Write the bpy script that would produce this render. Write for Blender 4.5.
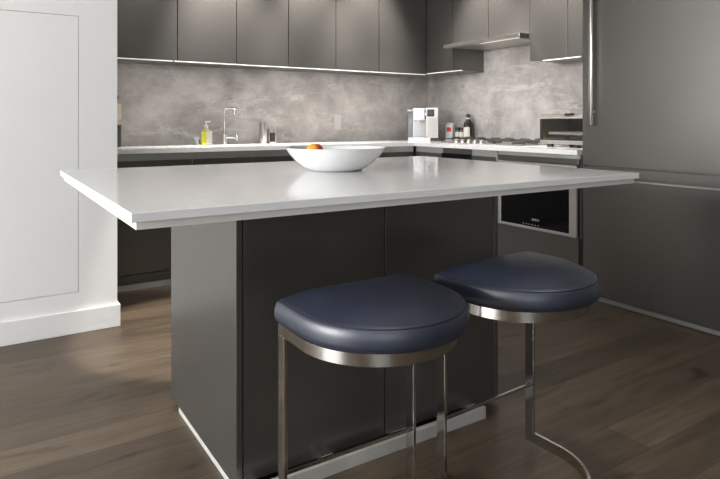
import bpy, bmesh, math, random
from mathutils import Vector, Matrix
random.seed(7)
for o in list(bpy.data.objects):
    bpy.data.objects.remove(o, do_unlink=True)
SC = bpy.context.scene
COL = SC.collection
PI = math.pi

# ------------------------------------------------------------------ camera, world, lights, exposure
cam_d = bpy.data.cameras.new('camera')
cam = bpy.data.objects.new('camera', cam_d)
COL.objects.link(cam)
cam.location = (0.0, 0.0, 1.10)
cam.rotation_euler = (PI / 2, 0, -math.atan(593.6 / 925.0))
cam_d.sensor_width = 36.0
cam_d.lens = 593.6 / 720.0 * 36.0
cam_d.shift_y = -118.0 / 720.0
cam_d.clip_start = 0.05
SC.camera = cam

SC.view_settings.view_transform = 'Standard'
SC.view_settings.look = 'None'
SC.view_settings.gamma = 1.0
SC.view_settings.use_curve_mapping = False
SC.view_settings.exposure = 0.0

world = bpy.data.worlds.new('overcast_sky')
SC.world = world
world.use_nodes = True
bg = world.node_tree.nodes['Background']
bg.inputs['Color'].default_value = (0.86, 0.93, 1.0, 1)
bg.inputs['Strength'].default_value = 1.0


def area(name, loc, rot, sx, sy, power, color=(1, 1, 1)):
    l = bpy.data.lights.new(name, 'AREA')
    l.shape = 'RECTANGLE'
    l.size, l.size_y, l.energy, l.color = sx, sy, power, color
    o = bpy.data.objects.new(name, l)
    COL.objects.link(o)
    o.location, o.rotation_euler = loc, rot
    return o


def spot(name, loc, power, angle=70, blend=0.7, color=(1.0, 0.94, 0.89), rot=(0, 0, 0)):
    l = bpy.data.lights.new(name, 'SPOT')
    l.energy, l.color, l.spot_size, l.spot_blend, l.shadow_soft_size = power, color, math.radians(angle), blend, 0.04
    o = bpy.data.objects.new(name, l)
    COL.objects.link(o)
    o.location, o.rotation_euler = loc, rot
    return o


# daylight through the tall window in the left wall, and through the one behind the viewer
area('window_daylight', (-5.02, 1.60, 1.80), (0, -PI / 2, 0), 0.8, 2.8, 475, (0.985, 0.99, 1.0))
area('rear_window_daylight', (-1.2, -2.68, 1.65), (PI / 2, 0, 0), 1.7, 1.3, 42, (0.86, 0.93, 1.0))
# recessed ceiling downlights over the aisle
for sx, sy, p, tx, ty in ((1.02, 3.72, 68, 0.5, 0), (1.55, 3.72, 395, 0.50, 0), (2.25, 3.72, 300, 0.50, 0), (2.80, 3.72, 285, 0.50, 0), (2.92, 3.45, 310, 0, -0.50), (2.92, 2.80, 320, 0, -0.50)):
    spot('overhead_spot', (sx, sy, 2.68), p, 58, 0.9, rot=(tx, ty, 0))
spot('overhead_spot', (1.0, 3.12, 2.68), 420, 29, 0.3)  # added spot brightening the aisle floor, its cone edge shaped as the shadow edge
for sx in (0.55, 1.65):  # added pair aimed at the island slab's front edge to brighten it
    spot('overhead_spot', (sx, 0.35, 2.68), 42, 42, 0.8, rot=(0.47, 0, 0))


# ------------------------------------------------------------------ materials
def new_mat(name, rough=0.5, color=(0.5, 0.5, 0.5), metal=0.0, spec=0.5):
    m = bpy.data.materials.new(name)
    m.use_nodes = True
    b = m.node_tree.nodes['Principled BSDF']
    b.inputs['Base Color'].default_value = (*color, 1)
    b.inputs['Roughness'].default_value = rough
    b.inputs['Metallic'].default_value = metal
    b.inputs['Specular IOR Level'].default_value = spec
    return m


def nd(m, typ, **kw):
    n = m.node_tree.nodes.new(typ)
    for k, v in kw.items():
        setattr(n, k, v)
    return n


def ramp(m, stops, src):
    r = nd(m, 'ShaderNodeValToRGB')
    e = r.color_ramp.elements
    while len(e) < len(stops):
        e.new(0.5)
    for el, (p, c) in zip(e, stops):
        el.position = p
        el.color = (*c, 1)
    m.node_tree.links.new(src, r.inputs[0])
    return r.outputs[0]


def coords(m, scale=(1, 1, 1), rot=(0, 0, 0)):
    g = nd(m, 'ShaderNodeNewGeometry')
    mp = nd(m, 'ShaderNodeMapping')
    mp.inputs['Scale'].default_value = scale
    mp.inputs['Rotation'].default_value = rot
    m.node_tree.links.new(g.outputs['Position'], mp.inputs['Vector'])
    return mp.outputs[0]


def noise(m, vec, scale, detail=4, rough=0.55, dist=0.0):
    n = nd(m, 'ShaderNodeTexNoise')
    n.inputs['Scale'].default_value = scale
    n.inputs['Detail'].default_value = detail
    n.inputs['Roughness'].default_value = rough
    n.inputs['Distortion'].default_value = dist
    m.node_tree.links.new(vec, n.inputs['Vector'])
    return n.outputs['Fac']


def bump(m, h, strength=0.1, dist=0.01):
    b = nd(m, 'ShaderNodeBump')
    b.inputs['Strength'].default_value = strength
    b.inputs['Distance'].default_value = dist
    m.node_tree.links.new(h, b.inputs['Height'])
    m.node_tree.links.new(b.outputs[0], m.node_tree.nodes['Principled BSDF'].inputs['Normal'])


def setc(m, out):
    m.node_tree.links.new(out, m.node_tree.nodes['Principled BSDF'].inputs['Base Color'])


def setr(m, out, lo, hi):
    mr = nd(m, 'ShaderNodeMapRange')
    mr.inputs['To Min'].default_value = lo
    mr.inputs['To Max'].default_value = hi
    m.node_tree.links.new(out, mr.inputs['Value'])
    m.node_tree.links.new(mr.outputs[0], m.node_tree.nodes['Principled BSDF'].inputs['Roughness'])


def simple(name, color, rough, metal=0.0, var=0.06, scale=6.0, spec=0.5, bmp=0.0):
    """procedural material: a faint tonal mottling around one colour"""
    m = new_mat(name, rough, color, metal, spec)
    f = noise(m, coords(m), scale, 3)
    lo = tuple(c * (1 - var) for c in color)
    hi = tuple(min(1, c * (1 + var)) for c in color)
    setc(m, ramp(m, [(0.3, lo), (0.7, hi)], f))
    if bmp:
        bump(m, noise(m, coords(m), scale * 30, 2), bmp, 0.002)
    return m


M = {}
M['cabinet'] = simple('greige_satin_lacquer', (0.165, 0.159, 0.148), 0.33, 0.80, var=0.03, scale=3, spec=0.5)
M['wall'] = simple('white_wall_paint', (0.78, 0.775, 0.755), 0.6, var=0.012, scale=2, bmp=0.03)
M['room'] = simple('room_paint', (0.20, 0.195, 0.19), 0.8, var=0.02, scale=2)
M['trim'] = simple('white_trim_paint', (0.78, 0.775, 0.755), 0.4, var=0.01)
M['ceil'] = simple('ceiling_paint', (0.60, 0.595, 0.585), 0.8, var=0.01)
M['quartz'] = simple('white_quartz', (0.76, 0.762, 0.76), 0.10, var=0.02, scale=25)
M['substrate'] = simple('beige_under_slab', (0.84, 0.80, 0.74), 0.45, var=0.03)
M['ceramic'] = simple('white_ceramic', (0.74, 0.74, 0.735), 0.22, var=0.01)
M['white_plastic'] = simple('white_plastic', (0.62, 0.63, 0.64), 0.3, var=0.01)
M['black'] = simple('black_plastic', (0.012, 0.012, 0.013), 0.4, var=0.1)
M['black_glass'] = simple('black_glass', (0.004, 0.004, 0.005), 0.06, var=0.1)
M['kick'] = simple('pale_metal_kick', (0.50, 0.485, 0.46), 0.45, 0.1, var=0.04)
M['toe'] = simple('grey_toe_plate', (0.30, 0.295, 0.28), 0.45, 0.5, var=0.04)
M['tap'] = simple('satin_chrome', (0.86, 0.85, 0.83), 0.2, 1.0, var=0.02)
M['iron'] = simple('cast_iron', (0.03, 0.028, 0.027), 0.55, var=0.2, scale=30, bmp=0.1)
M['chrome'] = simple('polished_chrome', (0.58, 0.565, 0.54), 0.11, 1.0, var=0.02)
M['steel'] = simple('brushed_steel', (0.60, 0.58, 0.55), 0.28, 1.0, var=0.05, scale=20)
M['dull_steel'] = simple('dull_steel', (0.50, 0.48, 0.46), 0.4, 1.0, var=0.05, scale=20)
M['alu'] = simple('grey_aluminium', (0.55, 0.54, 0.51), 0.32, 0.7, var=0.03)
M['dark_gap'] = simple('dark_recess', (0.02, 0.019, 0.018), 0.6, var=0.05)
M['plate'] = simple('grey_plate', (0.44, 0.425, 0.41), 0.4, var=0.02)
M['thread'] = simple('navy_thread', (0.012, 0.015, 0.026), 0.7, var=0.1)
M['red'] = simple('red_print', (0.62, 0.03, 0.05), 0.4, var=0.05)
M['yellow'] = simple('yellow_label', (0.62, 0.62, 0.03), 0.4, var=0.08, scale=40)
M['pale'] = simple('pale_label', (0.62, 0.62, 0.56), 0.5, var=0.05, scale=40)
M['brown_glass'] = simple('dark_brown_glass', (0.016, 0.007, 0.005), 0.1, var=0.1)
M['tank'] = simple('smoky_grey_tank', (0.17, 0.175, 0.19), 0.12, var=0.05)
M['screen'] = simple('dark_display', (0.05, 0.05, 0.055), 0.2, var=0.05)
M['beige'] = simple('pale_wood', (0.58, 0.50, 0.40), 0.5, var=0.1, scale=15)
M['spice'] = simple('ground_spice', (0.18, 0.14, 0.10), 0.7, var=0.4, scale=60)
M['soap'] = simple('pale_yellow_bottle', (0.50, 0.50, 0.30), 0.2, var=0.03)
M['logo'] = simple('grey_print', (0.45, 0.45, 0.45), 0.5, var=0.01)
M['interior'] = simple('oven_interior', (0.035, 0.032, 0.03), 0.4, 0.4, var=0.1)

# leather
m = new_mat('navy_leather', 0.36, (0.03, 0.04, 0.07))
f = noise(m, coords(m), 9, 4)
setc(m, ramp(m, [(0.3, (0.008, 0.0130, 0.0290)), (0.75, (0.013, 0.0195, 0.041))], f))
v = nd(m, 'ShaderNodeTexVoronoi')
v.inputs['Scale'].default_value = 420
m.node_tree.links.new(coords(m), v.inputs['Vector'])
bump(m, v.outputs['Distance'], 0.06, 0.001)
pb = m.node_tree.nodes['Principled BSDF']
pb.inputs['Specular IOR Level'].default_value = 0.9
pb.inputs['Coat Weight'].default_value = 0.4
pb.inputs['Coat Roughness'].default_value = 0.46
setr(m, noise(m, coords(m), 30, 3), 0.40, 0.52)
M['leather'] = m

# marble
m = new_mat('grey_veined_marble', 0.24, (0.4, 0.38, 0.37))
base = noise(m, coords(m, (1, 1, 1), (0, 0.5, 0.3)), 2.6, 10, 0.66, 0.35)
b1 = ramp(m, [(0.33, (0.265, 0.247, 0.235)), (0.5, (0.40, 0.375, 0.357)), (0.66, (0.545, 0.515, 0.492))], base)


def vein_layer(prev, vec, scale, dist, width, strength, color, mask_scale):
    vn = noise(m, vec, scale, 7, 0.62, dist)
    vm = ramp(m, [(0.5 - width, (0, 0, 0)), (0.5, (1, 1, 1)), (0.5 + width, (0, 0, 0))], vn)
    mk = ramp(m, [(0.48, (0, 0, 0)), (0.62, (1, 1, 1))], noise(m, vec, mask_scale, 3))
    mu = nd(m, 'ShaderNodeMath', operation='MULTIPLY')
    m.node_tree.links.new(vm, mu.inputs[0])
    m.node_tree.links.new(mk, mu.inputs[1])
    mu2 = nd(m, 'ShaderNodeMath', operation='MULTIPLY')
    mu2.inputs[1].default_value = strength
    m.node_tree.links.new(mu.outputs[0], mu2.inputs[0])
    mx = nd(m, 'ShaderNodeMix', data_type='RGBA')
    m.node_tree.links.new(mu2.outputs[0], mx.inputs['Factor'])
    m.node_tree.links.new(prev, mx.inputs['A'])
    mx.inputs['B'].default_value = (*color, 1)
    return mx.outputs['Result']


c = vein_layer(b1, coords(m, (0.7, 0.7, 2.4), (0.6, 0.6, 0.0)), 1.8, 0.25, 0.03, 0.42, (0.66, 0.63, 0.60), 1.7)
c = vein_layer(c, coords(m, (0.7, 0.7, 2.6), (0.45, 0.75, 0.0)), 3.0, 0.3, 0.035, 0.3, (0.62, 0.60, 0.575), 2.3)
c = vein_layer(c, coords(m, (0.7, 0.7, 2.2), (0.7, 0.5, 0.0)), 1.7, 0.35, 0.013, 0.45, (0.22, 0.205, 0.195), 1.5)
setc(m, c)
M['marble'] = m

# wood floor: planks run along X
m = new_mat('brown_oak_planks', 0.42, (0.1, 0.07, 0.05))
vec = coords(m)
br = nd(m, 'ShaderNodeTexBrick')
br.offset = 0.37
br.inputs['Scale'].default_value = 1.0
br.inputs['Brick Width'].default_value = 1.9
br.inputs['Row Height'].default_value = 0.165
br.inputs['Mortar Size'].default_value = 0.0012
br.inputs['Mortar Smooth'].default_value = 0.2
br.inputs['Color1'].default_value = (0.076, 0.054, 0.0345, 1)
br.inputs['Color2'].default_value = (0.142, 0.105, 0.069, 1)
br.inputs['Mortar'].default_value = (0.03, 0.02, 0.015, 1)
m.node_tree.links.new(vec, br.inputs['Vector'])
gr = noise(m, coords(m, (1.0, 11, 1)), 2.2, 8, 0.62, 1.0)
gc = ramp(m, [(0.25, (0.55, 0.53, 0.51)), (0.5, (0.95, 0.95, 0.95)), (0.75, (1.35, 1.35, 1.37))], gr)
kn = noise(m, coords(m, (1.6, 6, 1)), 2.0, 3, 0.5, 0.4)
kc = ramp(m, [(0.26, (0.42, 0.38, 0.34)), (0.40, (1, 1, 1))], kn)
a1 = nd(m, 'ShaderNodeMix', data_type='RGBA', blend_type='MULTIPLY')
a1.inputs['Factor'].default_value = 1.0
m.node_tree.links.new(br.outputs['Color'], a1.inputs['A'])
m.node_tree.links.new(gc, a1.inputs['B'])
a2 = nd(m, 'ShaderNodeMix', data_type='RGBA', blend_type='MULTIPLY')
a2.inputs['Factor'].default_value = 1.0
m.node_tree.links.new(a1.outputs['Result'], a2.inputs['A'])
m.node_tree.links.new(kc, a2.inputs['B'])
setc(m, a2.outputs['Result'])
setr(m, gr, 0.36, 0.55)
bump(m, gr, 0.08, 0.004)
M['floor'] = m

# fruit: yellow on one side, red on the other
m = new_mat('ripe_fruit_skin', 0.35, (0.8, 0.3, 0.05))
tc = nd(m, 'ShaderNodeTexCoord')
sp = nd(m, 'ShaderNodeSeparateXYZ')
m.node_tree.links.new(tc.outputs['Object'], sp.inputs[0])
ad = nd(m, 'ShaderNodeMath', operation='MULTIPLY_ADD')
ad.inputs[1].default_value = 16.0
ad.inputs[2].default_value = 0.5
m.node_tree.links.new(sp.outputs['X'], ad.inputs[0])
nz = noise(m, tc.outputs['Object'], 40, 3)
ad2 = nd(m, 'ShaderNodeMath', operation='MULTIPLY_ADD')
ad2.inputs[1].default_value = 0.3
m.node_tree.links.new(nz, ad2.inputs[0])
m.node_tree.links.new(ad.outputs[0], ad2.inputs[2])
setc(m, ramp(m, [(0.45, (0.78, 0.36, 0.03)), (0.7, (0.66, 0.03, 0.02))], ad2.outputs[0]))
M['fruit'] = m


def glow(name, color, strength):
    m = new_mat(name, 0.4, (0.8, 0.78, 0.75))
    b = m.node_tree.nodes['Principled BSDF']
    b.inputs['Emission Color'].default_value = (*color, 1)
    b.inputs['Emission Strength'].default_value = strength
    return m


M['led'] = glow('warm_led_diffuser', (1.0, 0.93, 0.88), 0.3)
M['hood_led'] = glow('hood_lamp_diffuser', (1.0, 0.86, 0.74), 1.2)
m = new_mat('clear_glass', 0.03, (0.95, 0.95, 0.95))
m.node_tree.nodes['Principled BSDF'].inputs['Transmission Weight'].default_value = 1.0
M['glass'] = m


# ------------------------------------------------------------------ mesh helpers
def NB():
    return bmesh.new()


def box(bm, x0, x1, y0, y1, z0, z1, bev=0.0, seg=2):
    t = bmesh.new()
    bmesh.ops.create_cube(t, size=1.0)
    for v in t.verts:
        v.co = ((x0 + x1) / 2 + v.co.x * (x1 - x0), (y0 + y1) / 2 + v.co.y * (y1 - y0), (z0 + z1) / 2 + v.co.z * (z1 - z0))
    if bev > 0:
        bmesh.ops.bevel(t, geom=t.edges[:], offset=bev, segments=seg, profile=0.5, affect='EDGES')
    merge(bm, t)


def merge(bm, t):
    me = bpy.data.meshes.new('tmp')
    t.to_mesh(me)
    t.free()
    bm.from_mesh(me)
    bpy.data.meshes.remove(me)


def lathe(bm, prof, c=(0, 0, 0), seg=32, sx=1.0, sy=1.0, mat=None):
    """prof: list of (r, z) bottom to top (closed at axis when r=0)"""
    t = bmesh.new()
    rings = []
    for r, z in prof:
        if r < 1e-6:
            rings.append([t.verts.new((0, 0, z))])
        else:
            rings.append([t.verts.new((r * math.cos(2 * PI * k / seg) * sx, r * math.sin(2 * PI * k / seg) * sy, z)) for k in range(seg)])
    for a, b in zip(rings, rings[1:]):
        for k in range(seg):
            k2 = (k + 1) % seg
            if len(a) == 1 and len(b) == 1:
                continue
            if len(a) == 1:
                t.faces.new((a[0], b[k2], b[k]))
            elif len(b) == 1:
                t.faces.new((a[k], a[k2], b[0]))
            else:
                t.faces.new((a[k], a[k2], b[k2], b[k]))
    if len(rings[0]) > 1:
        t.faces.new(list(reversed(rings[0])))
    if len(rings[-1]) > 1:
        t.faces.new(rings[-1])
    bmesh.ops.recalc_face_normals(t, faces=t.faces[:])
    mt = Matrix.Translation(c) @ (mat if mat else Matrix.Identity(4))
    bmesh.ops.transform(t, matrix=mt, verts=t.verts[:])
    merge(bm, t)


def rod(bm, a, b, r, seg=20, bev=0.0):
    a, b = Vector(a), Vector(b)
    d = b - a
    L = d.length
    q = d.to_track_quat('Z', 'Y').to_matrix().to_4x4()
    pr = [(0, 0), (r, 0), (r, L), (0, L)]
    if bev:
        pr = [(0, 0), (r - bev, 0), (r, bev), (r, L - bev), (r - bev, L), (0, L)]
    lathe(bm, pr, a, seg, mat=q)


def tube(bm, pts, r, seg=14):
    t = bmesh.new()
    P = [Vector(p) for p in pts]
    n = len(P)
    up = None
    rings = []
    for i in range(n):
        d = (P[min(i + 1, n - 1)] - P[max(i - 1, 0)]).normalized()
        if up is None:
            up = d.orthogonal().normalized()
        up = (up - d * up.dot(d)).normalized()
        s = d.cross(up)
        rr = r[i] if isinstance(r, (list, tuple)) else r
        rings.append([t.verts.new(P[i] + (up * math.cos(2 * PI * k / seg) + s * math.sin(2 * PI * k / seg)) * rr) for k in range(seg)])
    for a, b in zip(rings, rings[1:]):
        for k in range(seg):
            t.faces.new((a[k], a[(k + 1) % seg], b[(k + 1) % seg], b[k]))
    t.faces.new(rings[0])
    t.faces.new(rings[-1])
    bmesh.ops.recalc_face_normals(t, faces=t.faces[:])
    merge(bm, t)


def flat_bar(bm, path, thick, z0, z1, closed=False):
    """bar on edge following a plan path, thickness inward to the left of travel"""
    t = bmesh.new()
    n = len(path)
    rows = []
    for i in range(n):
        p = Vector(path[i])
        if closed:
            d = Vector(path[(i + 1) % n]) - Vector(path[i - 1])
        else:
            d = Vector(path[min(i + 1, n - 1)]) - Vector(path[max(i - 1, 0)])
        d.normalize()
        nr = Vector((-d.y, d.x))
        q = p + nr * thick
        rows.append([t.verts.new((p.x, p.y, z0)), t.verts.new((q.x, q.y, z0)), t.verts.new((q.x, q.y, z1)), t.verts.new((p.x, p.y, z1))])
    for i in range(n if closed else n - 1):
        a, b = rows[i], rows[(i + 1) % n]
        for k in range(4):
            t.faces.new((a[k], b[k], b[(k + 1) % 4], a[(k + 1) % 4]))
    if not closed:
        t.faces.new(rows[0])
        t.faces.new(list(reversed(rows[-1])))
    bmesh.ops.recalc_face_normals(t, faces=t.faces[:])
    merge(bm, t)


def build(name, bm, mat, parent=None, local=False, smooth=False, angle=35):
    me = bpy.data.meshes.new(name)
    org = Vector((0, 0, 0))
    if parent is not None and not local:
        r = parent
        while r.parent:
            r = r.parent
        org = Vector(r.location)
        bmesh.ops.translate(bm, verts=bm.verts[:], vec=-org)
    bm.to_mesh(me)
    bm.free()
    me.materials.append(mat)
    if smooth:
        for p in me.polygons:
            p.use_smooth = True
        try:
            me.set_sharp_from_angle(angle=math.radians(angle))
        except Exception:
            pass
    o = bpy.data.objects.new(name, me)
    COL.objects.link(o)
    if parent is not None:
        o.parent = parent
    return o


def thing(name, label, cat, loc, group=None, rz=0):
    o = bpy.data.objects.new(name, None)
    o.empty_display_size = 0.05
    COL.objects.link(o)
    o.location = loc
    o.rotation_euler = (0, 0, rz)
    o['label'] = label
    o['category'] = cat
    if group:
        o['group'] = group
    return o


def tag(o, label, cat, group=None):
    o['label'] = label
    o['category'] = cat
    if group:
        o['group'] = group
    return o


def struct(name, bm, mat, parent=None):
    o = build(name, bm, mat, parent)
    if parent is None:
        o['kind'] = 'structure'
    return o


# ------------------------------------------------------------------ the room shell
XS, YS = 3.80, 4.655          # faces of the stone splashes
XF, YF = 3.16, 4.05           # fronts of the base cabinets
XU, YU = 3.43, 4.22           # fronts of the wall cabinets
ZU = 1.53                     # underside of the wall cabinets
b = NB(); box(b, -5.2, 3.95, -2.8, 4.8, -0.06, 0); struct('floor', b, M['floor'])
b = NB(); box(b, -5.2, 3.95, -2.8, 4.8, 2.70, 2.78); struct('ceiling', b, M['ceil'])
b = NB(); box(b, -5.2, 3.95, YS + 0.0225, 4.8, 0, 2.70); struct('wall_back', b, M['room'])
b = NB(); box(b, XS + 0.0225, 3.95, -2.8, YS + 0.0225, 0, 2.70); struct('wall_right', b, M['room'])
# rear wall with a window opening
b = NB()
box(b, -5.2, -2.1, -2.8, -2.7, 0, 2.7); box(b, -0.3, XS + 0.02, -2.8, -2.7, 0, 2.7)
box(b, -2.1, -0.3, -2.8, -2.7, 0, 0.95); box(b, -2.1, -0.3, -2.8, -2.7, 2.35, 2.7)
struct('wall_rear', b, M['room'])
b = NB()
for x in (-2.1, -0.36):
    box(b, x, x + 0.06, -2.79, -2.72, 0.95, 2.35)
box(b, -2.1, -0.3, -2.79, -2.72, 0.95, 1.01); box(b, -2.1, -0.3, -2.79, -2.72, 2.29, 2.35)
struct('window_2', b, M['trim'])
# window wall far to the left
b = NB()
box(b, -5.2, -5.1, -2.7, 0.2, 0, 2.7); box(b, -5.2, -5.1, 3.0, YS + 0.02, 0, 2.7)
box(b, -5.2, -5.1, 0.2, 3.0, 0, 1.38); box(b, -5.2, -5.1, 0.2, 3.0, 2.22, 2.7)
struct('wall_window', b, M['room'])
b = NB()
for y in (0.14, 3.0):
    box(b, -5.19, -5.11, y, y + 0.06, 1.32, 2.28)
box(b, -5.19, -5.11, 0.2, 3.0, 1.32, 1.38); box(b, -5.19, -5.11, 0.2, 3.0, 2.22, 2.28)
struct('window_1', b, M['trim'])

# white block of wall on the left, with a flush panel door in it
YW = 3.40
b = NB()
box(b, 0.437, 0.627, YW, YS + 0.02, 0, 2.70)
box(b, -0.55, 0.437, YW, YW + 0.20, 1.65, 2.70)
box(b, -0.55, 0.437, YW, YW + 0.20, 0, 0.21)
box(b, -0.55, 0.437, YW + 0.05, YW + 0.20, 0.21, 1.65)
box(b, -5.1, -0.55, YW, YW + 0.20, 0, 2.70)
struct('wall_left', b, M['wall'])
b = NB(); box(b, -0.548, 0.4350, YW + 0.0005, YW + 0.045, 0.2120, 1.6480, 0.001); struct('door_1', b, M['wall'])
b = NB()
prof_b = 0.118
box(b, -5.1, 0.641, YW - 0.016, YW, 0, prof_b, 0.003)
box(b, 0.627, 0.641, YW, YF - 0.05, 0, prof_b, 0.003)
struct('baseboard_left', b, M['trim'])

# ------------------------------------------------------------------ stone splashes
b = NB(); box(b, 0.627, XS + 0.02, YS, YS + 0.02, 0.92, 1.75)
tag(build('backsplash', b, M['marble']), 'grey veined stone slab behind the sink and faucet', 'backsplash')
b = NB(); box(b, XS, XS + 0.02, 2.36, YS, 0.92, 1.80)
tag(build('backsplash', b, M['marble']), 'grey veined stone slab behind the gas cooktop', 'backsplash')


# ------------------------------------------------------------------ wall cabinets
def wall_cab_back(x0, x1, label):
    t = thing('wall_cabinet', label, 'cabinet', ((x0 + x1) / 2, YU + 0.2, ZU), 'wall cabinets above the sink counter')
    b = NB(); box(b, x0 + 0.0005, x1 - 0.0005, YU + 0.024, YS, ZU + 0.004, 2.45); build('body', b, M['cabinet'], t)
    b = NB(); box(b, x0 + 0.003, x1 - 0.003, YU, YU + 0.022, ZU, 2.45, 0.0012); build('door', b, M['cabinet'], t)
    return t


xs = [0.627, 1.178, 1.615, 2.042, 2.473, 2.903, XU]
labs = ['greige wall cabinet at the left end, against the white wall',
        'greige wall cabinet second from the left, above the yellow soap bottle',
        'greige wall cabinet third from the left, above the steel canisters',
        'greige wall cabinet fourth from the left, above the white fruit bowl',
        'greige wall cabinet fifth from the left, above the grey outlet plate',
        'greige wall cabinet last before the corner, above the white coffee machine']
for k in range(6):
    wall_cab_back(xs[k], xs[k + 1], labs[k])

# right-hand run
YH0, YH1 = 3.02, 3.871


def wall_cab_right(y0, y1, z0, label, doors=1, xb=XS):
    t = thing('wall_cabinet', label, 'cabinet', (XU + 0.18, (y0 + y1) / 2, z0), 'wall cabinets on the cooktop wall')
    b = NB(); box(b, XU + 0.024, xb, y0 + 0.0005, y1 - 0.0005, z0 + 0.004, 2.45); build('body', b, M['cabinet'], t)
    ys = [y0 + (y1 - y0) * i / doors for i in range(doors + 1)]
    for i in range(doors):
        b = NB(); box(b, XU, XU + 0.022, ys[i] + 0.003, ys[i + 1] - 0.003, z0, 2.45, 0.0012); build('door', b, M['cabinet'], t)
    return t


wall_cab_right(YH1, YU - 0.002, 1.538, 'greige corner wall cabinet to the left of the range hood')
wall_cab_right(YH0, YH1, 1.753, 'short greige two-door wall cabinet above the range hood', 2)
wall_cab_right(2.683, YH0, 1.545, 'greige wall cabinet just right of the range hood')
wall_cab_right(2.40, 2.683, 1.545, 'narrow greige wall cabinet beside the tall refrigerator')


# led strips below the doors, with their light
def led(x0, x1, y0, y1, label, along, power, zu=ZU):
    t = thing('led_strip', label, 'light strip', ((x0 + x1) / 2, (y0 + y1) / 2, zu - 0.008))
    b = NB(); box(b, x0, x1, y0, y1, zu - 0.0075, zu - 0.0005); build('diffuser', b, M['led'], t)
    L = max(x1 - x0, y1 - y0)
    l = bpy.data.lights.new('led_light', 'AREA'); l.shape = 'RECTANGLE'
    l.size, l.size_y = (L, 0.03) if along == 'x' else (0.03, L)
    l.energy, l.color = power, (1.0, 0.955, 0.92)
    o = bpy.data.objects.new('led_light', l); COL.objects.link(o)
    o.parent = t
    o.location = (0, 0.0, -0.002) if along == 'x' else (0.0, 0, -0.002)
    return t


led(0.632, 1.146, YU + 0.002, YU + 0.014, 'thin warm light strip under the leftmost wall cabinet', 'x', 0.3)
led(1.158, 2.80, YU + 0.002, YU + 0.014, 'long warm light strip under the middle wall cabinets above the sink', 'x', 5.6)
led(2.812, 3.42, YU + 0.002, YU + 0.014, 'thin warm light strip under the last cabinets before the corner', 'x', 1.9)
led(XU + 0.002, XU + 0.014, 3.76, YU, 'thin warm light strip under the corner wall cabinet', 'y', 0.55, 1.538)
led(XU + 0.002, XU + 0.014, 2.58, 2.90, 'bright light strip under the cabinets right of the range hood', 'y', 0.55, 1.545)

# range hood: a slim pull-out slab
t = thing('range_hood', 'slim stainless pull-out range hood below the short wall cabinet', 'range hood', (3.55, 3.445, 1.7200))
b = NB(); box(b, 3.37, XS, YH0 + 0.004, YH1 - 0.004, 1.7300, 1.7500); build('housing', b, M['dull_steel'], t)
b = NB(); box(b, 3.325, 3.368, YH0 + 0.004, YH1 - 0.004, 1.7220, 1.7500, 0.002); build('front_visor', b, M['steel'], t)
b = NB(); box(b, 3.330, 3.42, YH0 - 0.0, YH0 + 0.0035, 1.7160, 1.7500); build('end_cap', b, M['black'], t)
b = NB(); box(b, 3.40, 3.60, 3.10, 3.78, 1.7245, 1.7295); build('grease_filter', b, M['dull_steel'], t)
b = NB(); box(b, 3.375, 3.395, 3.08, 3.50, 1.7245, 1.7295); build('lamp', b, M['hood_led'], t)
l = bpy.data.lights.new('hood_light', 'AREA'); l.shape = 'RECTANGLE'; l.size, l.size_y, l.energy, l.color = 0.04, 0.5, 1.2, (1, 0.955, 0.92)
o = bpy.data.objects.new('hood_light', l); COL.objects.link(o); o.parent = t; o.location = (-0.16, 0.0, -0.002)

# ------------------------------------------------------------------ base cabinets
ZD = 0.842     # top of the doors; above it the aluminium grip channel


def base_cab_back(x0, x1, label, zb=0.888):
    t = thing('base_cabinet', label, 'cabinet', ((x0 + x1) / 2, YF + 0.25, 0), 'base cabinets below the sink counter')
    b = NB(); box(b, x0 + 0.0005, x1 - 0.0005, YF + 0.024, YS - 0.01, 0.04, zb); build('body', b, M['cabinet'], t)
    b = NB(); box(b, x0 + 0.0005, x1 - 0.0005, YF + 0.010, YF + 0.0235, ZD - 0.03, 0.888); build('grip_channel', b, M['alu'], t)
    b = NB(); box(b, x0 + 0.003, x1 - 0.003, YF, YF + 0.022, 0.104, ZD, 0.0012)
    build('door', b, M['cabinet'], t)
    b = NB(); box(b, x0 + 0.001, x1 - 0.001, YF, YF + 0.022, 0.041, 0.098, 0.001); build('lower_rail', b, M['cabinet'], t)
    b = NB(); box(b, x0 + 0.0005, x1 - 0.0005, YF + 0.006, YF + 0.022, 0.0, 0.0395); build('toe_kick', b, M['kick'], t)
    return t


bx = [0.645, 1.233, 1.679, 2.15, 2.65, 3.15]
bl = ['dark greige base cabinet at the left end, by the white wall',
      'dark greige base cabinet below the yellow soap bottle',
      'dark greige base cabinet below the steel canisters, behind the island',
      'dark greige base cabinet behind the white bowl on the island',
      'dark greige base cabinet in the corner below the coffee machine']
for k in range(5):
    base_cab_back(bx[k], bx[k + 1], bl[k], 0.69 if k in (1, 2) else 0.888)


def base_cab_right(y0, y1, label, zt=ZD):
    t = thing('base_cabinet', label, 'cabinet', (XF + 0.25, (y0 + y1) / 2, 0), 'base cabinets below the cooktop counter')
    b = NB(); box(b, XF + 0.024, XS - 0.01, y0 + 0.0005, y1 - 0.0005, 0.04, 0.888); build('body', b, M['cabinet'], t)
    b = NB(); box(b, XF + 0.010, XF + 0.0235, y0 + 0.0005, y1 - 0.0005, ZD - 0.03, 0.888); build('grip_channel', b, M['alu'], t)
    b = NB(); box(b, XF, XF + 0.022, y0 + 0.003, y1 - 0.003, 0.041, zt, 0.0012); build('door', b, M['cabinet'], t)
    b = NB(); box(b, XF + 0.006, XF + 0.022, y0 + 0.0005, y1 - 0.0005, 0.0, 0.0395); build('toe_kick', b, M['kick'], t)
    return t


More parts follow.
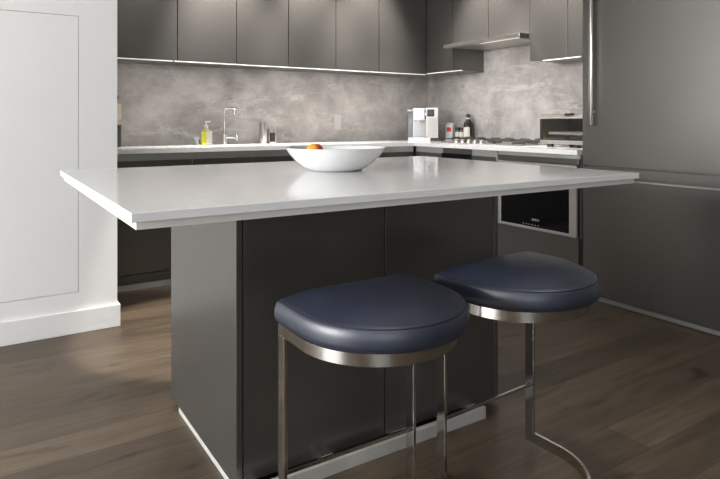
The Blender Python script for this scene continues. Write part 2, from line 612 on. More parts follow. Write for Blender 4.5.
base_cab_right(3.70, YF - 0.002, 'narrow greige base cabinet between the corner and the black oven front')
base_cab_right(3.092, 3.352, 'greige base cabinet between the black oven front and the microwave')
# black front between them
t = thing('oven', 'built-in black oven front under the gas cooktop', 'oven', (XF + 0.25, 3.526, 0))
b = NB(); box(b, XF + 0.024, XS - 0.01, 3.3535, 3.699, 0.04, 0.888); build('body', b, M['cabinet'], t)
b = NB(); box(b, XF, XF + 0.022, 3.356, 3.696, 0.74, 0.846, 0.001); build('control_panel', b, M['black_glass'], t)
b = NB(); box(b, XF, XF + 0.022, 3.356, 3.696, 0.10, 0.734, 0.001); d = build('door', b, M['black_glass'], t)
b = NB()
rod(b, (XF - 0.035, 3.39, 0.69), (XF - 0.035, 3.66, 0.69), 0.008); rod(b, (XF - 0.035, 3.42, 0.69), (XF + 0.002, 3.42, 0.69), 0.005); rod(b, (XF - 0.035, 3.63, 0.69), (XF + 0.002, 3.63, 0.69), 0.005)
build('handle', b, M['steel'], d, smooth=True)
b = NB(); box(b, XF + 0.006, XF + 0.022, 3.3535, 3.699, 0, 0.0395); build('toe_kick', b, M['kick'], t)

# microwave column
t = thing('base_cabinet', 'greige base cabinet framing the built-in black microwave', 'cabinet', (XF + 0.25, 2.735, 0), 'base cabinets below the cooktop counter')
b = NB()
box(b, XF + 0.024, XS - 0.01, 2.386, 3.0865, 0.04, 0.365); box(b, XF + 0.024, XS - 0.01, 2.386, 3.0865, 0.825, 0.888)
box(b, XF + 0.024, XS - 0.01, 2.386, 2.40, 0.365, 0.825); box(b, XF + 0.024, XS - 0.01, 3.072, 3.0865, 0.365, 0.825)
build('body', b, M['cabinet'], t)
b = NB(); box(b, XF, XF + 0.022, 2.39, 3.080, 0.041, 0.364, 0.0012); build('drawer', b, M['cabinet'], t)
b = NB(); box(b, XF, XF + 0.022, 2.39, 3.080, 0.826, 0.862, 0.0012); build('top_rail', b, M['cabinet'], t)
b = NB(); box(b, XF - 0.001, XF + 0.0235, 3.0815, 3.0885, 0.041, 0.866); build('edge_strip', b, M['kick'], t)
b = NB(); box(b, XF + 0.010, XF + 0.0235, 2.386, 3.0805, 0.863, 0.888); build('grip_channel', b, M['alu'], t)
b = NB(); box(b, XF + 0.006, XF + 0.022, 2.386, 3.0865, 0, 0.0395); build('toe_kick', b, M['kick'], t)

t = thing('microwave', 'built-in black glass microwave with steel frame below the counter', 'microwave', (XF + 0.2, 2.735, 0.368))
b = NB(); box(b, XF + 0.012, 3.56, 2.412, 3.06, 0.372, 0.815); build('body', b, M['black'], t)
b = NB()
box(b, XF - 0.006, XF + 0.011, 2.402, 2.457, 0.368, 0.822, 0.001); box(b, XF - 0.006, XF + 0.011, 3.042, 3.068, 0.368, 0.822, 0.001)
box(b, XF - 0.006, XF + 0.011, 2.4575, 3.0415, 0.368, 0.386, 0.001); box(b, XF - 0.006, XF + 0.011, 2.4575, 3.0415, 0.806, 0.822, 0.001)
build('frame', b, M['alu'], t)
b = NB(); box(b, XF - 0.004, XF + 0.011, 2.458, 3.041, 0.3865, 0.8055); d = build('door', b, M['black_glass'], t)
b = NB(); box(b, XF - 0.0046, XF - 0.0041, 2.56, 2.95, 0.49, 0.76); build('window', b, M['black_glass'], d)


def text_mesh(txt, size):
    cu = bpy.data.curves.new('t', 'FONT')
    cu.body = txt
    cu.size = size
    cu.extrude = 0.0003
    cu.align_x = 'CENTER'
    ob = bpy.data.objects.new('t', cu)
    COL.objects.link(ob)
    dg = bpy.context.evaluated_depsgraph_get()
    me = bpy.data.meshes.new_from_object(ob.evaluated_get(dg))
    bm = bmesh.new()
    bm.from_mesh(me)
    bpy.data.objects.remove(ob)
    bpy.data.meshes.remove(me)
    bpy.data.curves.remove(cu)
    return bm


bm = text_mesh('BOSCH', 0.019)
# letters face -X, read towards -Y
bmesh.ops.transform(bm, matrix=Matrix.Translation((XF - 0.0045, 2.728, 0.430)) @ Matrix(((0, 0, -1, 0), (-1, 0, 0, 0), (0, 1, 0, 0), (0, 0, 0, 1))), verts=bm.verts[:])
build('lettering', bm, M['logo'], d)
b = NB()
for k in range(6):
    box(b, XF - 0.0048, XF - 0.0041, 2.70 + k * 0.026, 2.709 + k * 0.026, 0.398, 0.403)
build('touch_key_marks', b, M['logo'], d)

# ------------------------------------------------------------------ refrigerator column
t = thing('refrigerator', 'tall built-in refrigerator with greige door panels at the right edge', 'refrigerator', (3.5, 1.9, 0))
FX = 3.18
b = NB(); box(b, FX + 0.025, XS, 1.44, 2.362, 0.03, 2.45); build('body', b, M['cabinet'], t)
b = NB(); box(b, FX, FX + 0.022, 1.443, 2.361, 0.829, 2.45, 0.0015); d = build('door', b, M['cabinet'], t)
b = NB()
box(b, FX - 0.048, FX - 0.032, 2.278, 2.300, 1.075, 2.10, 0.003)
for z in (1.16, 1.98):
    box(b, FX - 0.033, FX + 0.001, 2.283, 2.295, z - 0.008, z + 0.008)
build('handle', b, M['steel'], d, smooth=True)
b = NB(); box(b, FX, FX + 0.022, 1.443, 2.361, 0.768, 0.821, 0.0015); build('drawer_rail', b, M['cabinet'], t)
b = NB(); box(b, FX, FX + 0.022, 1.443, 2.361, 0.032, 0.745, 0.0015); dr = build('drawer', b, M['cabinet'], t)
b = NB(); box(b, FX - 0.012, FX + 0.022, 1.443, 2.361, 0.7475, 0.7565, 0.001); build('edge_pull', b, M['steel'], dr)
b = NB(); box(b, FX - 0.004, FX + 0.022, 1.443, 2.361, 0.006, 0.030); build('toe_kick', b, M['toe'], t)
b = NB(); box(b, FX + 0.03, FX + 0.10, 1.443, 2.361, 0, 0.03); build('base', b, M['black'], t)
b = NB(); box(b, FX + 0.012, XS, 2.3675, 2.3845, 0, 2.45, 0.001)
tag(build('end_panel', b, M['cabinet']), 'tall thin greige side panel between refrigerator and counter', 'panel')

# ------------------------------------------------------------------ L-shaped worktop with sink cut-out
b = NB()
SX0, SX1, SY0, SY1 = 1.28, 1.88, 4.13, 4.46
box(b, 0.628, SX0, 4.03, YS, 0.89, 0.92); box(b, SX1, XS, 4.03, YS, 0.89, 0.92)
box(b, SX0, SX1, 4.03, SY0, 0.89, 0.92); box(b, SX0, SX1, SY1, YS, 0.89, 0.92)
box(b, 3.142, XS, 2.386, 4.03, 0.89, 0.92)
tag(build('countertop', b, M['quartz']), 'white L-shaped stone worktop running below the backsplash', 'countertop')
b = NB()
box(b, SX0 - 0.01, SX1 + 0.01, SY0 - 0.01, SY1 + 0.01, 0.70, 0.705)
box(b, SX0 - 0.01, SX0 - 0.002, SY0 - 0.01, SY1 + 0.01, 0.705, 0.889); box(b, SX1 + 0.002, SX1 + 0.01, SY0 - 0.01, SY1 + 0.01, 0.705, 0.889)
box(b, SX0 - 0.002, SX1 + 0.002, SY0 - 0.01, SY0 - 0.002, 0.705, 0.889); box(b, SX0 - 0.002, SX1 + 0.002, SY1 + 0.002, SY1 + 0.01, 0.705, 0.889)
tag(build('sink', b, M['steel']), 'undermount steel sink basin below the faucet', 'sink')

# ------------------------------------------------------------------ island
IX0, IX1, IY0, IY1 = 0.251, 1.947, 1.222, 2.44
t = thing('kitchen_island', 'kitchen island body with dark greige panels under a white slab', 'kitchen island', (1.17, 2.03, 0))
PX0, PX1, PY0, PY1 = 0.634, 1.705, 1.66, 2.36
b = NB(); box(b, PX0 + 0.022, PX1 - 0.022, PY0 + 0.024, PY1 - 0.024, 0.03, 0.884); build('body', b, M['cabinet'], t)
b = NB(); box(b, PX0, PX0 + 0.0195, PY0, PY1, 0.022, 0.884, 0.0012); build('end_panel', b, M['cabinet'], t)
b = NB(); box(b, PX1 - 0.0195, PX1, PY0, PY1, 0.022, 0.884, 0.0012); build('end_panel', b, M['cabinet'], t)
for a0, a1 in ((PX0 + 0.0235, 1.165), (1.169, PX1 - 0.0225)):
    b = NB(); box(b, a0, a1, PY0 + 0.001, PY0 + 0.022, 0.030, 0.880, 0.0012); build('door', b, M['cabinet'], t)
for a0, a1 in ((PX0 + 0.0235, 1.165), (1.169, PX1 - 0.0225)):
    b = NB(); box(b, a0, a1, PY1 - 0.022, PY1 - 0.001, 0.030, 0.880, 0.0012); build('door', b, M['cabinet'], t)
b = NB()
box(b, PX0 + 0.002, PX0 + 0.02, PY0 + 0.02, PY1 - 0.10, 0.0, 0.0215)
build('toe_strip', b, M['kick'], t)
# low steel rail in front of the panels, on short stubs
b = NB()
box(b, 0.66, 1.582, 1.600, 1.622, 0.0, 0.042, 0.001)
for x0, x1 in ((1.55, 1.582), (1.20, 1.29), (0.92, 0.96), (0.66, 0.70)):
    box(b, x0, x1, 1.622, PY0 + 0.03, 0.0, 0.0295)
build('floor_rail', b, M['kick'], t)

t = thing('island_top', 'large white polished stone slab on top of the kitchen island', 'countertop', (1.09, 1.83, 0.884))
b = NB(); box(b, IX0, IX1, IY0, IY1, 0.9005, 0.92, 0.0015); build('slab', b, M['quartz'], t)
b = NB(); box(b, IX0 + 0.012, IX1 - 0.012, IY0 + 0.012, IY1 - 0.012, 0.884, 0.9004); build('underlay', b, M['substrate'], t)

# ------------------------------------------------------------------ bar stools
W, D = 0.425, 0.345       # plan of the bent frame: flat towards the island, round towards the viewer
R = W / 2


def u_path(inset=0.0, n=28, y_back=0.0):
    """from the left back corner round the front to the right back corner (x 0..W, y 0..-D)"""
    r = R - inset
    ys = -(D - R)
    pts = [(inset, y_back), (inset, y_back * 0.5 + ys * 0.5)]
    for k in range(n + 1):
        a = PI + PI * k / n
        pts.append((R + r * math.cos(a), ys + r * math.sin(a)))
    pts += [(W - inset, y_back * 0.5 + ys * 0.5), (W - inset, y_back)]
    return pts


def outline(grow, n=28, yb=0.0, corner=0.02):
    """closed cushion outline, offset outwards by grow"""
    r = R + grow
    ys = -(D - R)
    pts = []
    c = corner
    for k in range(5):
        a = PI / 2 + (PI / 2) * k / 4
        pts.append((-grow + c + c * math.cos(a), yb + grow - c + c * math.sin(a)))
    for k in range(1, 5):
        pts.append((-grow, (yb + grow - c) * (1 - k / 5) + ys * k / 5))
    for k in range(n + 1):
        a = PI + PI * k / n
        pts.append((R + r * math.cos(a), ys + r * math.sin(a)))
    for k in range(1, 5):
        pts.append((W + grow, ys * (1 - k / 5) + (yb + grow - c) * k / 5))
    for k in range(5):
        a = (PI / 2) * k / 4
        pts.append((W + grow - c + c * math.cos(a), yb + grow - c + c * math.sin(a)))
    for k in range(1, 8):
        pts.append((W + grow - c - (W + 2 * grow - 2 * c) * k / 8, yb + grow))
    return pts


def cushion_bm():
    t = bmesh.new()
    ctr = Vector((R, -0.145))
    base = outline(0.0)

    def ring(grow, z, shrink=1.0, zf=None):
        o = outline(grow)
        out = []
        for p in o:
            v = ctr + (Vector(p) - ctr) * shrink
            out.append(t.verts.new((v.x, v.y, z)))
        return out
    prof = [(-0.004, 0.5785, 1.0), (0.012, 0.580, 1.0), (0.0185, 0.586, 1.0), (0.021, 0.597, 1.0), (0.0205, 0.612, 1.0), (0.0175, 0.627, 1.0), (0.011, 0.636, 1.0),
            (0.004, 0.641, 0.985), (0.0, 0.648, 0.93), (0.0, 0.660, 0.80), (0.0, 0.670, 0.60), (0.0, 0.6755, 0.35), (0.0, 0.677, 0.12)]
    rings = [ring(g, z, s) for g, z, s in prof]
    n = len(rings[0])
    for a, c in zip(rings, rings[1:]):
        for k in range(n):
            t.faces.new((a[k], a[(k + 1) % n], c[(k + 1) % n], c[k]))
    t.faces.new(rings[-1])
    t.faces.new(list(reversed(rings[0])))
    bmesh.ops.recalc_face_normals(t, faces=t.faces[:])
    return t


def make_stool(loc, label):
    t = thing('bar_stool', label, 'bar stool', loc, 'navy leather bar stools at the island')
    build('seat_cushion', cushion_bm(), M['leather'], t, local=True, smooth=True, angle=60)
    cus = [o for o in COL.objects if o.parent == t][0]
    cus.location.x = 0.012
    cu = cus
    for g, z in ((0.0125, 0.6350), ):
        pts = [(p[0], p[1], z) for p in outline(g)]
        b = NB(); tube(b, pts + [pts[0], pts[1]], 0.0016, 6)
        build('seam', b, M['thread'], cu, local=True, smooth=True)
    b = NB()
    path = u_path()
    flat_bar(b, path, 0.010, 0.549, 0.578)
    box(b, 0.010, W - 0.010, -0.010, 0.0, 0.549, 0.578)
    build('seat_band', b, M['chrome'], t, local=True, smooth=True)
    b = NB(); box(b, 0.012, W - 0.012, -0.16, -0.0105, 0.570, 0.5765); build('seat_board', b, M['black'], t, local=True)
    for x0 in (0.0, W - 0.010):
        b = NB(); box(b, x0, x0 + 0.010, -0.034, 0.0, 0.034, 0.549, 0.0008); build('leg', b, M['chrome'], t, local=True)
    b = NB(); box(b, 0.010, W - 0.010, -0.030, -0.022, 0.194, 0.204, 0.0008); build('footrest', b, M['chrome'], t, local=True)
    b = NB(); flat_bar(b, u_path(), 0.010, 0.0, 0.034); build('floor_base', b, M['chrome'], t, local=True, smooth=True)
    return t


def copy_tree(o, parent=None):
    c = o.copy()
    COL.objects.link(c)
    c.parent = parent
    for ch in [k for k in bpy.data.objects if k.parent == o]:
        copy_tree(ch, c)
    return c


st = make_stool((0.653, 1.41, 0), 'navy leather bar stool with chrome frame nearest the camera, on the left')
s2 = copy_tree(st)
s2.location = (1.179, 1.402, 0)
s2.rotation_euler = (0, 0, 0.05)
s2['label'] = 'navy leather bar stool with chrome frame on the right, in front of the microwave'

# ------------------------------------------------------------------ on the island: bowl with a fruit
BX, BY = 1.113, 1.902
b = NB()
pr = [(0, 0.9203), (0.086, 0.9203), (0.098, 0.923), (0.118, 0.933), (0.142, 0.951), (0.161, 0.970), (0.175, 0.988), (0.1835, 1.002), (0.1855, 1.0045), (0.1835, 1.005),
      (0.179, 1.0005), (0.170, 0.987), (0.156, 0.970), (0.137, 0.952), (0.113, 0.937), (0.09, 0.929), (0.05, 0.926), (0, 0.9255)]
lathe(b, pr, (BX, BY, 0), 64)
o = build('bowl', b, M['ceramic'], None, smooth=True, angle=60)
tag(o, 'wide shallow white bowl on the island top', 'bowl')
b = NB()
lathe(b, [(0, 0.004), (0.012, 0.0), (0.026, 0.008), (0.036, 0.026), (0.037, 0.042), (0.031, 0.058), (0.018, 0.068), (0.006, 0.069), (0, 0.064)], (0, 0, 0), 32)
t = build('fruit', b, M['fruit'], None, smooth=True, angle=80)
t.location = (1.054, 1.955, 0.9475)
t.scale = (0.92, 0.92, 1.0)
tag(t, 'ripe red and yellow fruit lying in the white bowl', 'fruit')

# ------------------------------------------------------------------ sink side
ZC = 0.9203
# faucet
t = thing('faucet', 'tall chrome pull-down kitchen faucet behind the sink', 'faucet', (1.632, 4.52, ZC))
b = NB(); lathe(b, [(0, 0), (0.026, 0), (0.026, 0.006), (0.02, 0.010), (0.019, 0.085), (0.012, 0.092), (0.0, 0.092)], (1.632, 4.52, ZC), 24); build('body', b, M['tap'], t, smooth=True)
b = NB()
pts = [(1.632, 4.52, ZC + 0.085), (1.632, 4.52, ZC + 0.26), (1.634, 4.518, ZC + 0.275), (1.642, 4.508, ZC + 0.283), (1.650, 4.498, ZC + 0.285), (1.672, 4.470, ZC + 0.285), (1.682, 4.458, ZC + 0.282), (1.687, 4.452, ZC + 0.273), (1.688, 4.450, ZC + 0.262)]
tube(b, pts, 0.0105, 14); build('spout', b, M['tap'], t, smooth=True)
b = NB(); rod(b, (1.688, 4.450, ZC + 0.264), (1.688, 4.450, ZC + 0.236), 0.016, 18, 0.002); build('spray_head', b, M['tap'], t, smooth=True)
b = NB(); rod(b, (1.645, 4.50, ZC + 0.058), (1.695, 4.442, ZC + 0.058), 0.014, 18, 0.002); build('valve', b, M['tap'], t, smooth=True)
b = NB(); tube(b, [(1.698, 4.437, ZC + 0.03), (1.702, 4.434, ZC + 0.06), (1.702, 4.436, ZC + 0.09), (1.690, 4.445, ZC + 0.125)], [0.010, 0.011, 0.009, 0.006], 12); build('lever', b, M['tap'], t, smooth=True)

# soap bottle
SXc, SYc = 1.478, 4.51
t = thing('soap_bottle', 'clear pump bottle of yellow dish soap behind the sink', 'bottle', (SXc, SYc, ZC))
b = NB(); box(b, SXc - 0.043, SXc + 0.043, SYc - 0.026, SYc + 0.026, ZC, ZC + 0.108, 0.008, 3)
lathe(b, [(0, 0.100), (0.034, 0.107), (0.024, 0.118), (0.015, 0.126), (0.014, 0.134), (0, 0.134)], (SXc, SYc, ZC), 24); build('body', b, M['soap'], t, smooth=True)
b = NB(); box(b, SXc - 0.040, SXc - 0.006, SYc - 0.0275, SYc - 0.0262, ZC + 0.004, ZC + 0.10); build('front_label', b, M['yellow'], t)
b = NB(); box(b, SXc - 0.006, SXc + 0.041, SYc - 0.0275, SYc - 0.0262, ZC + 0.025, ZC + 0.105); build('pale_label', b, M['pale'], t)
b = NB(); rod(b, (SXc, SYc, ZC + 0.130), (SXc, SYc, ZC + 0.152), 0.016, 16, 0.002); rod(b, (SXc, SYc, ZC + 0.152), (SXc, SYc, ZC + 0.176), 0.006, 12)
box(b, SXc - 0.010, SXc + 0.036, SYc - 0.008, SYc + 0.008, ZC + 0.172, ZC + 0.184, 0.003); build('pump', b, M['white_plastic'], t, smooth=True)

# small chrome soap dispenser stub
b = NB(); CX_, CY_ = 1.412, 4.525
lathe(b, [(0, 0), (0.022, 0), (0.022, 0.004), (0.015, 0.008), (0.015, 0.04), (0.024, 0.044), (0.024, 0.058), (0, 0.060)], (CX_, CY_, ZC), 20)
rod(b, (CX_, CY_, ZC + 0.051), (CX_ - 0.02, CY_ - 0.035, ZC + 0.051), 0.006, 12)
tag(build('soap_dispenser', b, M['white_plastic'], smooth=True), 'small pale soap dispenser left of the yellow soap bottle', 'soap dispenser')


# canisters
def canister(x, y, r, h, label, dark):
    t = thing('canister', label, 'canister', (x, y, ZC), 'steel canisters by the sink')
    b = NB(); lathe(b, [(0, 0), (r * 0.98, 0), (r, 0.004), (r, h - 0.022), (0, h - 0.022)], (x, y, ZC), 28); bd = build('body', b, M['steel'], t, smooth=True)
    b = NB(); lathe(b, [(0, h - 0.0215), (r * 1.04, h - 0.0215), (r * 1.04, h - 0.003), (r, h), (0, h)], (x, y, ZC), 28); build('lid', b, M['steel'], t, smooth=True)
    if dark:
        b = NB(); n = 10
        vs = []
        for k in range(n + 1):
            a = math.radians(215 + 75 * k / n)
            vs.append((x + (r + 0.001) * math.cos(a), y + (r + 0.001) * math.sin(a)))
        flat_bar(b, vs, 0.0008, ZC + 0.012, ZC + h - 0.03)
        build('window', b, M['black'], bd)


canister(1.962, 4.53, 0.034, 0.172, 'taller brushed steel canister right of the faucet', False)
canister(2.042, 4.53, 0.037, 0.118, 'shorter steel canister with a dark window, right of the taller one', True)

# utensil crock half hidden by the white wall
UX, UY = 0.818, 4.46
b = NB(); lathe(b, [(0, 0), (0.030, 0), (0.031, 0.004), (0.031, 0.155), (0.028, 0.155), (0.027, 0.006), (0, 0.006)], (UX, UY, ZC), 24)
tag(build('utensil_holder', b, M['black'], smooth=True), 'narrow black utensil holder at the left end of the counter', 'utensil holder')
b = NB()
tube(b, [(UX + 0.002, UY, ZC + 0.009), (UX + 0.012, UY - 0.004, ZC + 0.20)], 0.004, 8)
box(b, UX - 0.004, UX + 0.030, UY - 0.008, UY - 0.004, ZC + 0.195, ZC + 0.305, 0.0015)
tag(build('spatula', b, M['beige'], smooth=True), 'pale spatula standing in the black utensil holder', 'spatula')
b = NB()
tube(b, [(UX - 0.010, UY + 0.006, ZC + 0.009), (UX + 0.000, UY + 0.012, ZC + 0.34)], 0.0045, 8)
lathe(b, [(0, 0), (0.012, 0.004), (0.017, 0.02), (0.013, 0.036), (0, 0.042)], (UX, UY + 0.012, ZC + 0.33), 16, sy=0.4)
tag(build('serving_spoon', b, M['black'], smooth=True), 'black spoon standing in the utensil holder behind the pale spatula', 'spoon')

# outlet plate on the splash
ox = 2.741
t = thing('wall_outlet', 'grey outlet plate on the stone backsplash right of the canisters', 'outlet', (ox, YS - 0.003, 1.045))
b = NB(); box(b, ox - 0.036, ox + 0.036, YS - 0.006, YS, 1.025, 1.158, 0.002); p = build('plate', b, M['plate'], t)
for z in (1.070, 1.114):
    b = NB(); box(b, ox - 0.017, ox + 0.017, YS - 0.0075, YS - 0.0061, z - 0.014, z + 0.014, 0.0005); build('socket', b, M['plate'], t)

# ------------------------------------------------------------------ coffee machine in the corner (local: front faces -y)
t = thing('coffee_machine', 'white coffee machine with a grey water tank in the counter corner', 'coffee machine', (3.47, 4.33, ZC), rz=-0.62)
def lb(name, mat, *boxes, bev=0.004, par=None, sm=True):
    b = NB()
    for q in boxes:
        box(b, *q, bev, 3)
    return build(name, b, mat, par or t, local=True, smooth=sm)
lb('base', M['white_plastic'], (-0.135, 0.065, -0.12, 0.10, 0.0, 0.03))
lb('drip_tray', M['steel'], (-0.120, 0.030, -0.112, -0.02, 0.0302, 0.036), bev=0.001)
lb('body', M['white_plastic'], (-0.09, 0.028, 0.0, 0.10, 0.031, 0.30))
lb('brew_head', M['white_plastic'], (-0.088, 0.012, -0.095, -0.001, 0.19, 0.302))
b = NB(); rod(b, (-0.038, -0.05, 0.165), (-0.038, -0.05, 0.1895), 0.022, 18, 0.002); build('spout', b, M['white_plastic'], t, local=True, smooth=True)
h = lb('side_tower', M['white_plastic'], (0.0285, 0.135, -0.10, 0.10, 0.0305, 0.305))
lb('display', M['screen'], (0.036, 0.100, -0.1025, -0.1005, 0.225, 0.290), bev=0.0005, par=h)
lb('front_panel', M['plate'], (0.036, 0.128, -0.1022, -0.1005, 0.04, 0.215), bev=0.0005, par=h)
lb('chrome_badge', M['chrome'], (0.014, 0.026, -0.097, -0.002, 0.20, 0.285), bev=0.001)
lb('water_tank', M['tank'], (-0.135, -0.0915, 0.0, 0.098, 0.031, 0.275))
lb('tank_lid', M['white_plastic'], (-0.137, -0.0905, -0.012, 0.10, 0.276, 0.29), bev=0.003)

# ------------------------------------------------------------------ gas cooktop
CX0, CX1, CY0, CY1 = 3.23, 3.70, 2.955, 3.93
t = thing('gas_cooktop', 'stainless gas cooktop with black grates set in the worktop', 'cooktop', ((CX0 + CX1) / 2, (CY0 + CY1) / 2, ZC))
b = NB(); box(b, CX0, CX1, CY0, CY1, ZC, ZC + 0.010, 0.003); build('tray', b, M['steel'], t, smooth=True)
for gi in range(3):
    g0 = CY0 + 0.02 + gi * (CY1 - CY0 - 0.04) / 3 + 0.004
    g1 = g0 + (CY1 - CY0 - 0.04) / 3 - 0.008
    b = NB()
    zt0, zt1 = ZC + 0.028, ZC + 0.036
    gx0, gx1 = CX0 + 0.10, CX1 - 0.02
    gm = (g0 + g1) / 2
    for y in (g0, g1 - 0.008):
        box(b, gx0, gx1, y, y + 0.008, zt0, zt1, 0.001, 1)
    for x in (gx0, gx1 - 0.008, (gx0 + gx1) / 2 - 0.004):
        box(b, x, x + 0.008, g0, g1, zt0 + 0.0002, zt1 - 0.0002, 0.001, 1)
    for q in (0.27, 0.73):
        xc = gx0 + (gx1 - gx0) * q
        for sg in (-1, 1):
            box(b, xc - 0.004, xc + 0.004, gm + sg * 0.075 - 0.045, gm + sg * 0.075 + 0.045, zt0 + 0.001, ZC + 0.048, 0.0015, 1)
            box(b, xc + sg * 0.062 - 0.030, xc + sg * 0.062 + 0.030, gm - 0.004, gm + 0.004, zt0 + 0.001, ZC + 0.048, 0.0015, 1)
    for x in (gx0, gx1 - 0.010):
        for y in (g0, g1 - 0.010):
            box(b, x, x + 0.010, y, y + 0.010, ZC + 0.0102, zt0 + 0.001)
    build('grate', b, M['iron'], t)
    for k in ((0.27, 0.73) if gi != 1 else (0.5,)):
        x = gx0 + (gx1 - gx0) * k
        b = NB(); r = 0.042 if gi != 1 else 0.055
        lathe(b, [(0, 0.0102), (r, 0.0102), (r, 0.020), (r * 0.8, 0.022), (r * 0.78, 0.030), (0, 0.031)], (x, gm, ZC), 24); build('burner', b, M['iron'], t, smooth=True)
for k in range(5):
    y = 3.36 + k * 0.071
    b = NB(); lathe(b, [(0, 0.0102), (0.021, 0.0102), (0.020, 0.032), (0.017, 0.036), (0, 0.036)], (CX0 + 0.045, y, ZC), 20); build('knob', b, M['steel'], t, smooth=True)

# things behind the cooktop
b = NB(); bxx, byy = 3.735, 4.245
t = thing('carton', 'small white carton with a red square mark behind the cooktop', 'carton', (bxx, byy, ZC), rz=0.35)
lbx = NB(); box(lbx, -0.026, 0.026, -0.036, 0.036, 0.0, 0.150, 0.0015); build('body', lbx, M['white_plastic'], t, local=True)
lbx = NB(); box(lbx, -0.0275, -0.0265, -0.022, 0.022, 0.085, 0.125); build('red_mark', lbx, M['red'], t, local=True)
lbx = NB(); box(lbx, -0.004, 0.004, -0.036, 0.036, 0.1503, 0.166, 0.001); build('fold', lbx, M['white_plastic'], t, local=True)


def jar(x, y, label):
    t = thing('spice_jar', label, 'jar', (x, y, ZC), 'spice jars behind the cooktop')
    b = NB(); lathe(b, [(0, 0), (0.024, 0), (0.026, 0.004), (0.026, 0.085), (0.021, 0.096), (0.021, 0.10), (0, 0.10)], (x, y, ZC), 20); bd = build('glass', b, M['spice'], t, smooth=True)
    b = NB(); lathe(b, [(0, 0.1005), (0.024, 0.1005), (0.024, 0.124), (0, 0.125)], (x, y, ZC), 20); build('lid', b, M['black'], t, smooth=True)
    b = NB(); lathe(b, [(0.0262, 0.04), (0.0265, 0.04), (0.0265, 0.082), (0.0262, 0.082)], (x, y, ZC), 20); build('paper_band', b, M['pale'], t, smooth=True)


jar(3.748, 4.155, 'small spice jar beside the white carton behind the cooktop')
jar(3.748, 4.095, 'small spice jar beside the dark bottle behind the cooktop')
x, y = 3.745, 4.012
t = thing('sauce_bottle', 'dark brown bottle with a pale label behind the cooktop', 'bottle', (x, y, ZC))
b = NB(); lathe(b, [(0, 0), (0.038, 0), (0.042, 0.004), (0.042, 0.140), (0.038, 0.165), (0.022, 0.190), (0.016, 0.205), (0.016, 0.22), (0, 0.22)], (x, y, ZC), 28); build('glass', b, M['brown_glass'], t, smooth=True)
b = NB(); lathe(b, [(0, 0.2205), (0.020, 0.2205), (0.020, 0.246), (0, 0.248)], (x, y, ZC), 20); build('cap', b, M['black'], t, smooth=True)
b = NB(); lathe(b, [(0.0162, 0.197), (0.0175, 0.197), (0.0172, 0.214), (0.0162, 0.214)], (x, y, ZC), 20); build('neck_ring', b, M['pale'], t, smooth=True)
b = NB(); vs = []
for k in range(13):
    a = math.radians(140 + 105 * k / 12); vs.append((x + 0.0428 * math.cos(a), y + 0.0428 * math.sin(a)))
flat_bar(b, vs, 0.0006, ZC + 0.02, ZC + 0.128); build('label', b, M['pale'], t)

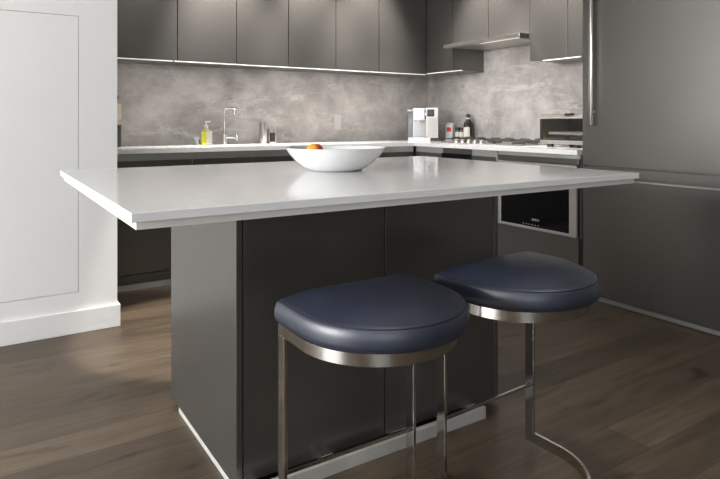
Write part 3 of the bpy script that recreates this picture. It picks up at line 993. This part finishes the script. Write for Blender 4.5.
# ------------------------------------------------------------------ toaster oven
TX, TY0, TY1 = 3.42, 2.46, 2.905
t = thing('toaster_oven', 'steel toaster oven on the counter beside the tall refrigerator', 'toaster oven', (3.56, 2.68, ZC))
z0, z1 = ZC + 0.022, ZC + 0.232
b = NB()
box(b, TX, 3.72, TY0, TY0 + 0.012, z0, z1); box(b, TX, 3.72, TY1 - 0.012, TY1, z0, z1, 0.003)
box(b, TX, 3.72, TY0, TY1, z1 - 0.012, z1, 0.003); box(b, TX, 3.72, TY0, TY1, z0, z0 + 0.012); box(b, 3.708, 3.72, TY0, TY1, z0, z1)
build('shell', b, M['steel'], t)
b = NB(); box(b, 3.70, 3.707, TY0 + 0.013, TY1 - 0.013, z0 + 0.013, z1 - 0.013); build('interior', b, M['interior'], t)
b = NB()
for k in range(14):
    yy = TY0 + 0.03 + k * (TY1 - TY0 - 0.06) / 13
    rod(b, (TX + 0.03, yy, z0 + 0.06), (3.69, yy, z0 + 0.06), 0.002, 6)
for xx in (TX + 0.03, 3.69):
    rod(b, (xx, TY0 + 0.014, z0 + 0.06), (xx, TY1 - 0.014, z0 + 0.06), 0.003, 6)
build('rack', b, M['steel'], t, smooth=True)
b = NB(); box(b, TX + 0.02, 3.66, TY0 + 0.03, TY1 - 0.05, z0 + 0.066, z0 + 0.088, 0.004); build('baking_tray', b, M['dull_steel'], t)
b = NB()
box(b, TX - 0.012, TX - 0.001, TY0, TY1, z0 + 0.014, z0 + 0.026, 0.001); box(b, TX - 0.012, TX - 0.001, TY0, TY1, z1 - 0.034, z1 - 0.006, 0.001)
box(b, TX - 0.012, TX - 0.001, TY0, TY0 + 0.02, z0 + 0.026, z1 - 0.034); d = build('door', b, M['dull_steel'], t)
b = NB(); box(b, TX - 0.012, TX - 0.001, TY1 - 0.022, TY1, z0 + 0.0265, z1 - 0.0345); build('side_stile', b, M['black'], d)
b = NB(); box(b, TX - 0.008, TX - 0.005, TY0 + 0.021, TY1 - 0.023, z0 + 0.0265, z1 - 0.0345); build('pane', b, M['glass'], d)
b = NB(); rod(b, (TX - 0.040, TY0 + 0.05, z1 - 0.02), (TX - 0.040, TY1 - 0.05, z1 - 0.02), 0.007, 14)
for yy in (TY0 + 0.07, TY1 - 0.07):
    rod(b, (TX - 0.040, yy, z1 - 0.02), (TX - 0.010, yy, z1 - 0.02), 0.005, 10)
build('handle', b, M['steel'], d, smooth=True)
b = NB(); box(b, TX - 0.050, TX - 0.002, 2.615, 2.665, z1 - 0.012, z1 + 0.004, 0.004); build('handle_clip', b, M['black'], d)
b = NB(); box(b, TX - 0.010, TX - 0.001, TY0, TY1, z0, z0 + 0.013, 0.001); build('lower_strip', b, M['steel'], t)
for yy in (2.62, 2.845):
    for xx in (TX + 0.03, 3.69):
        b = NB(); rod(b, (xx, yy, ZC), (xx, yy, z0), 0.024, 18, 0.003); build('foot', b, M['black'], t)
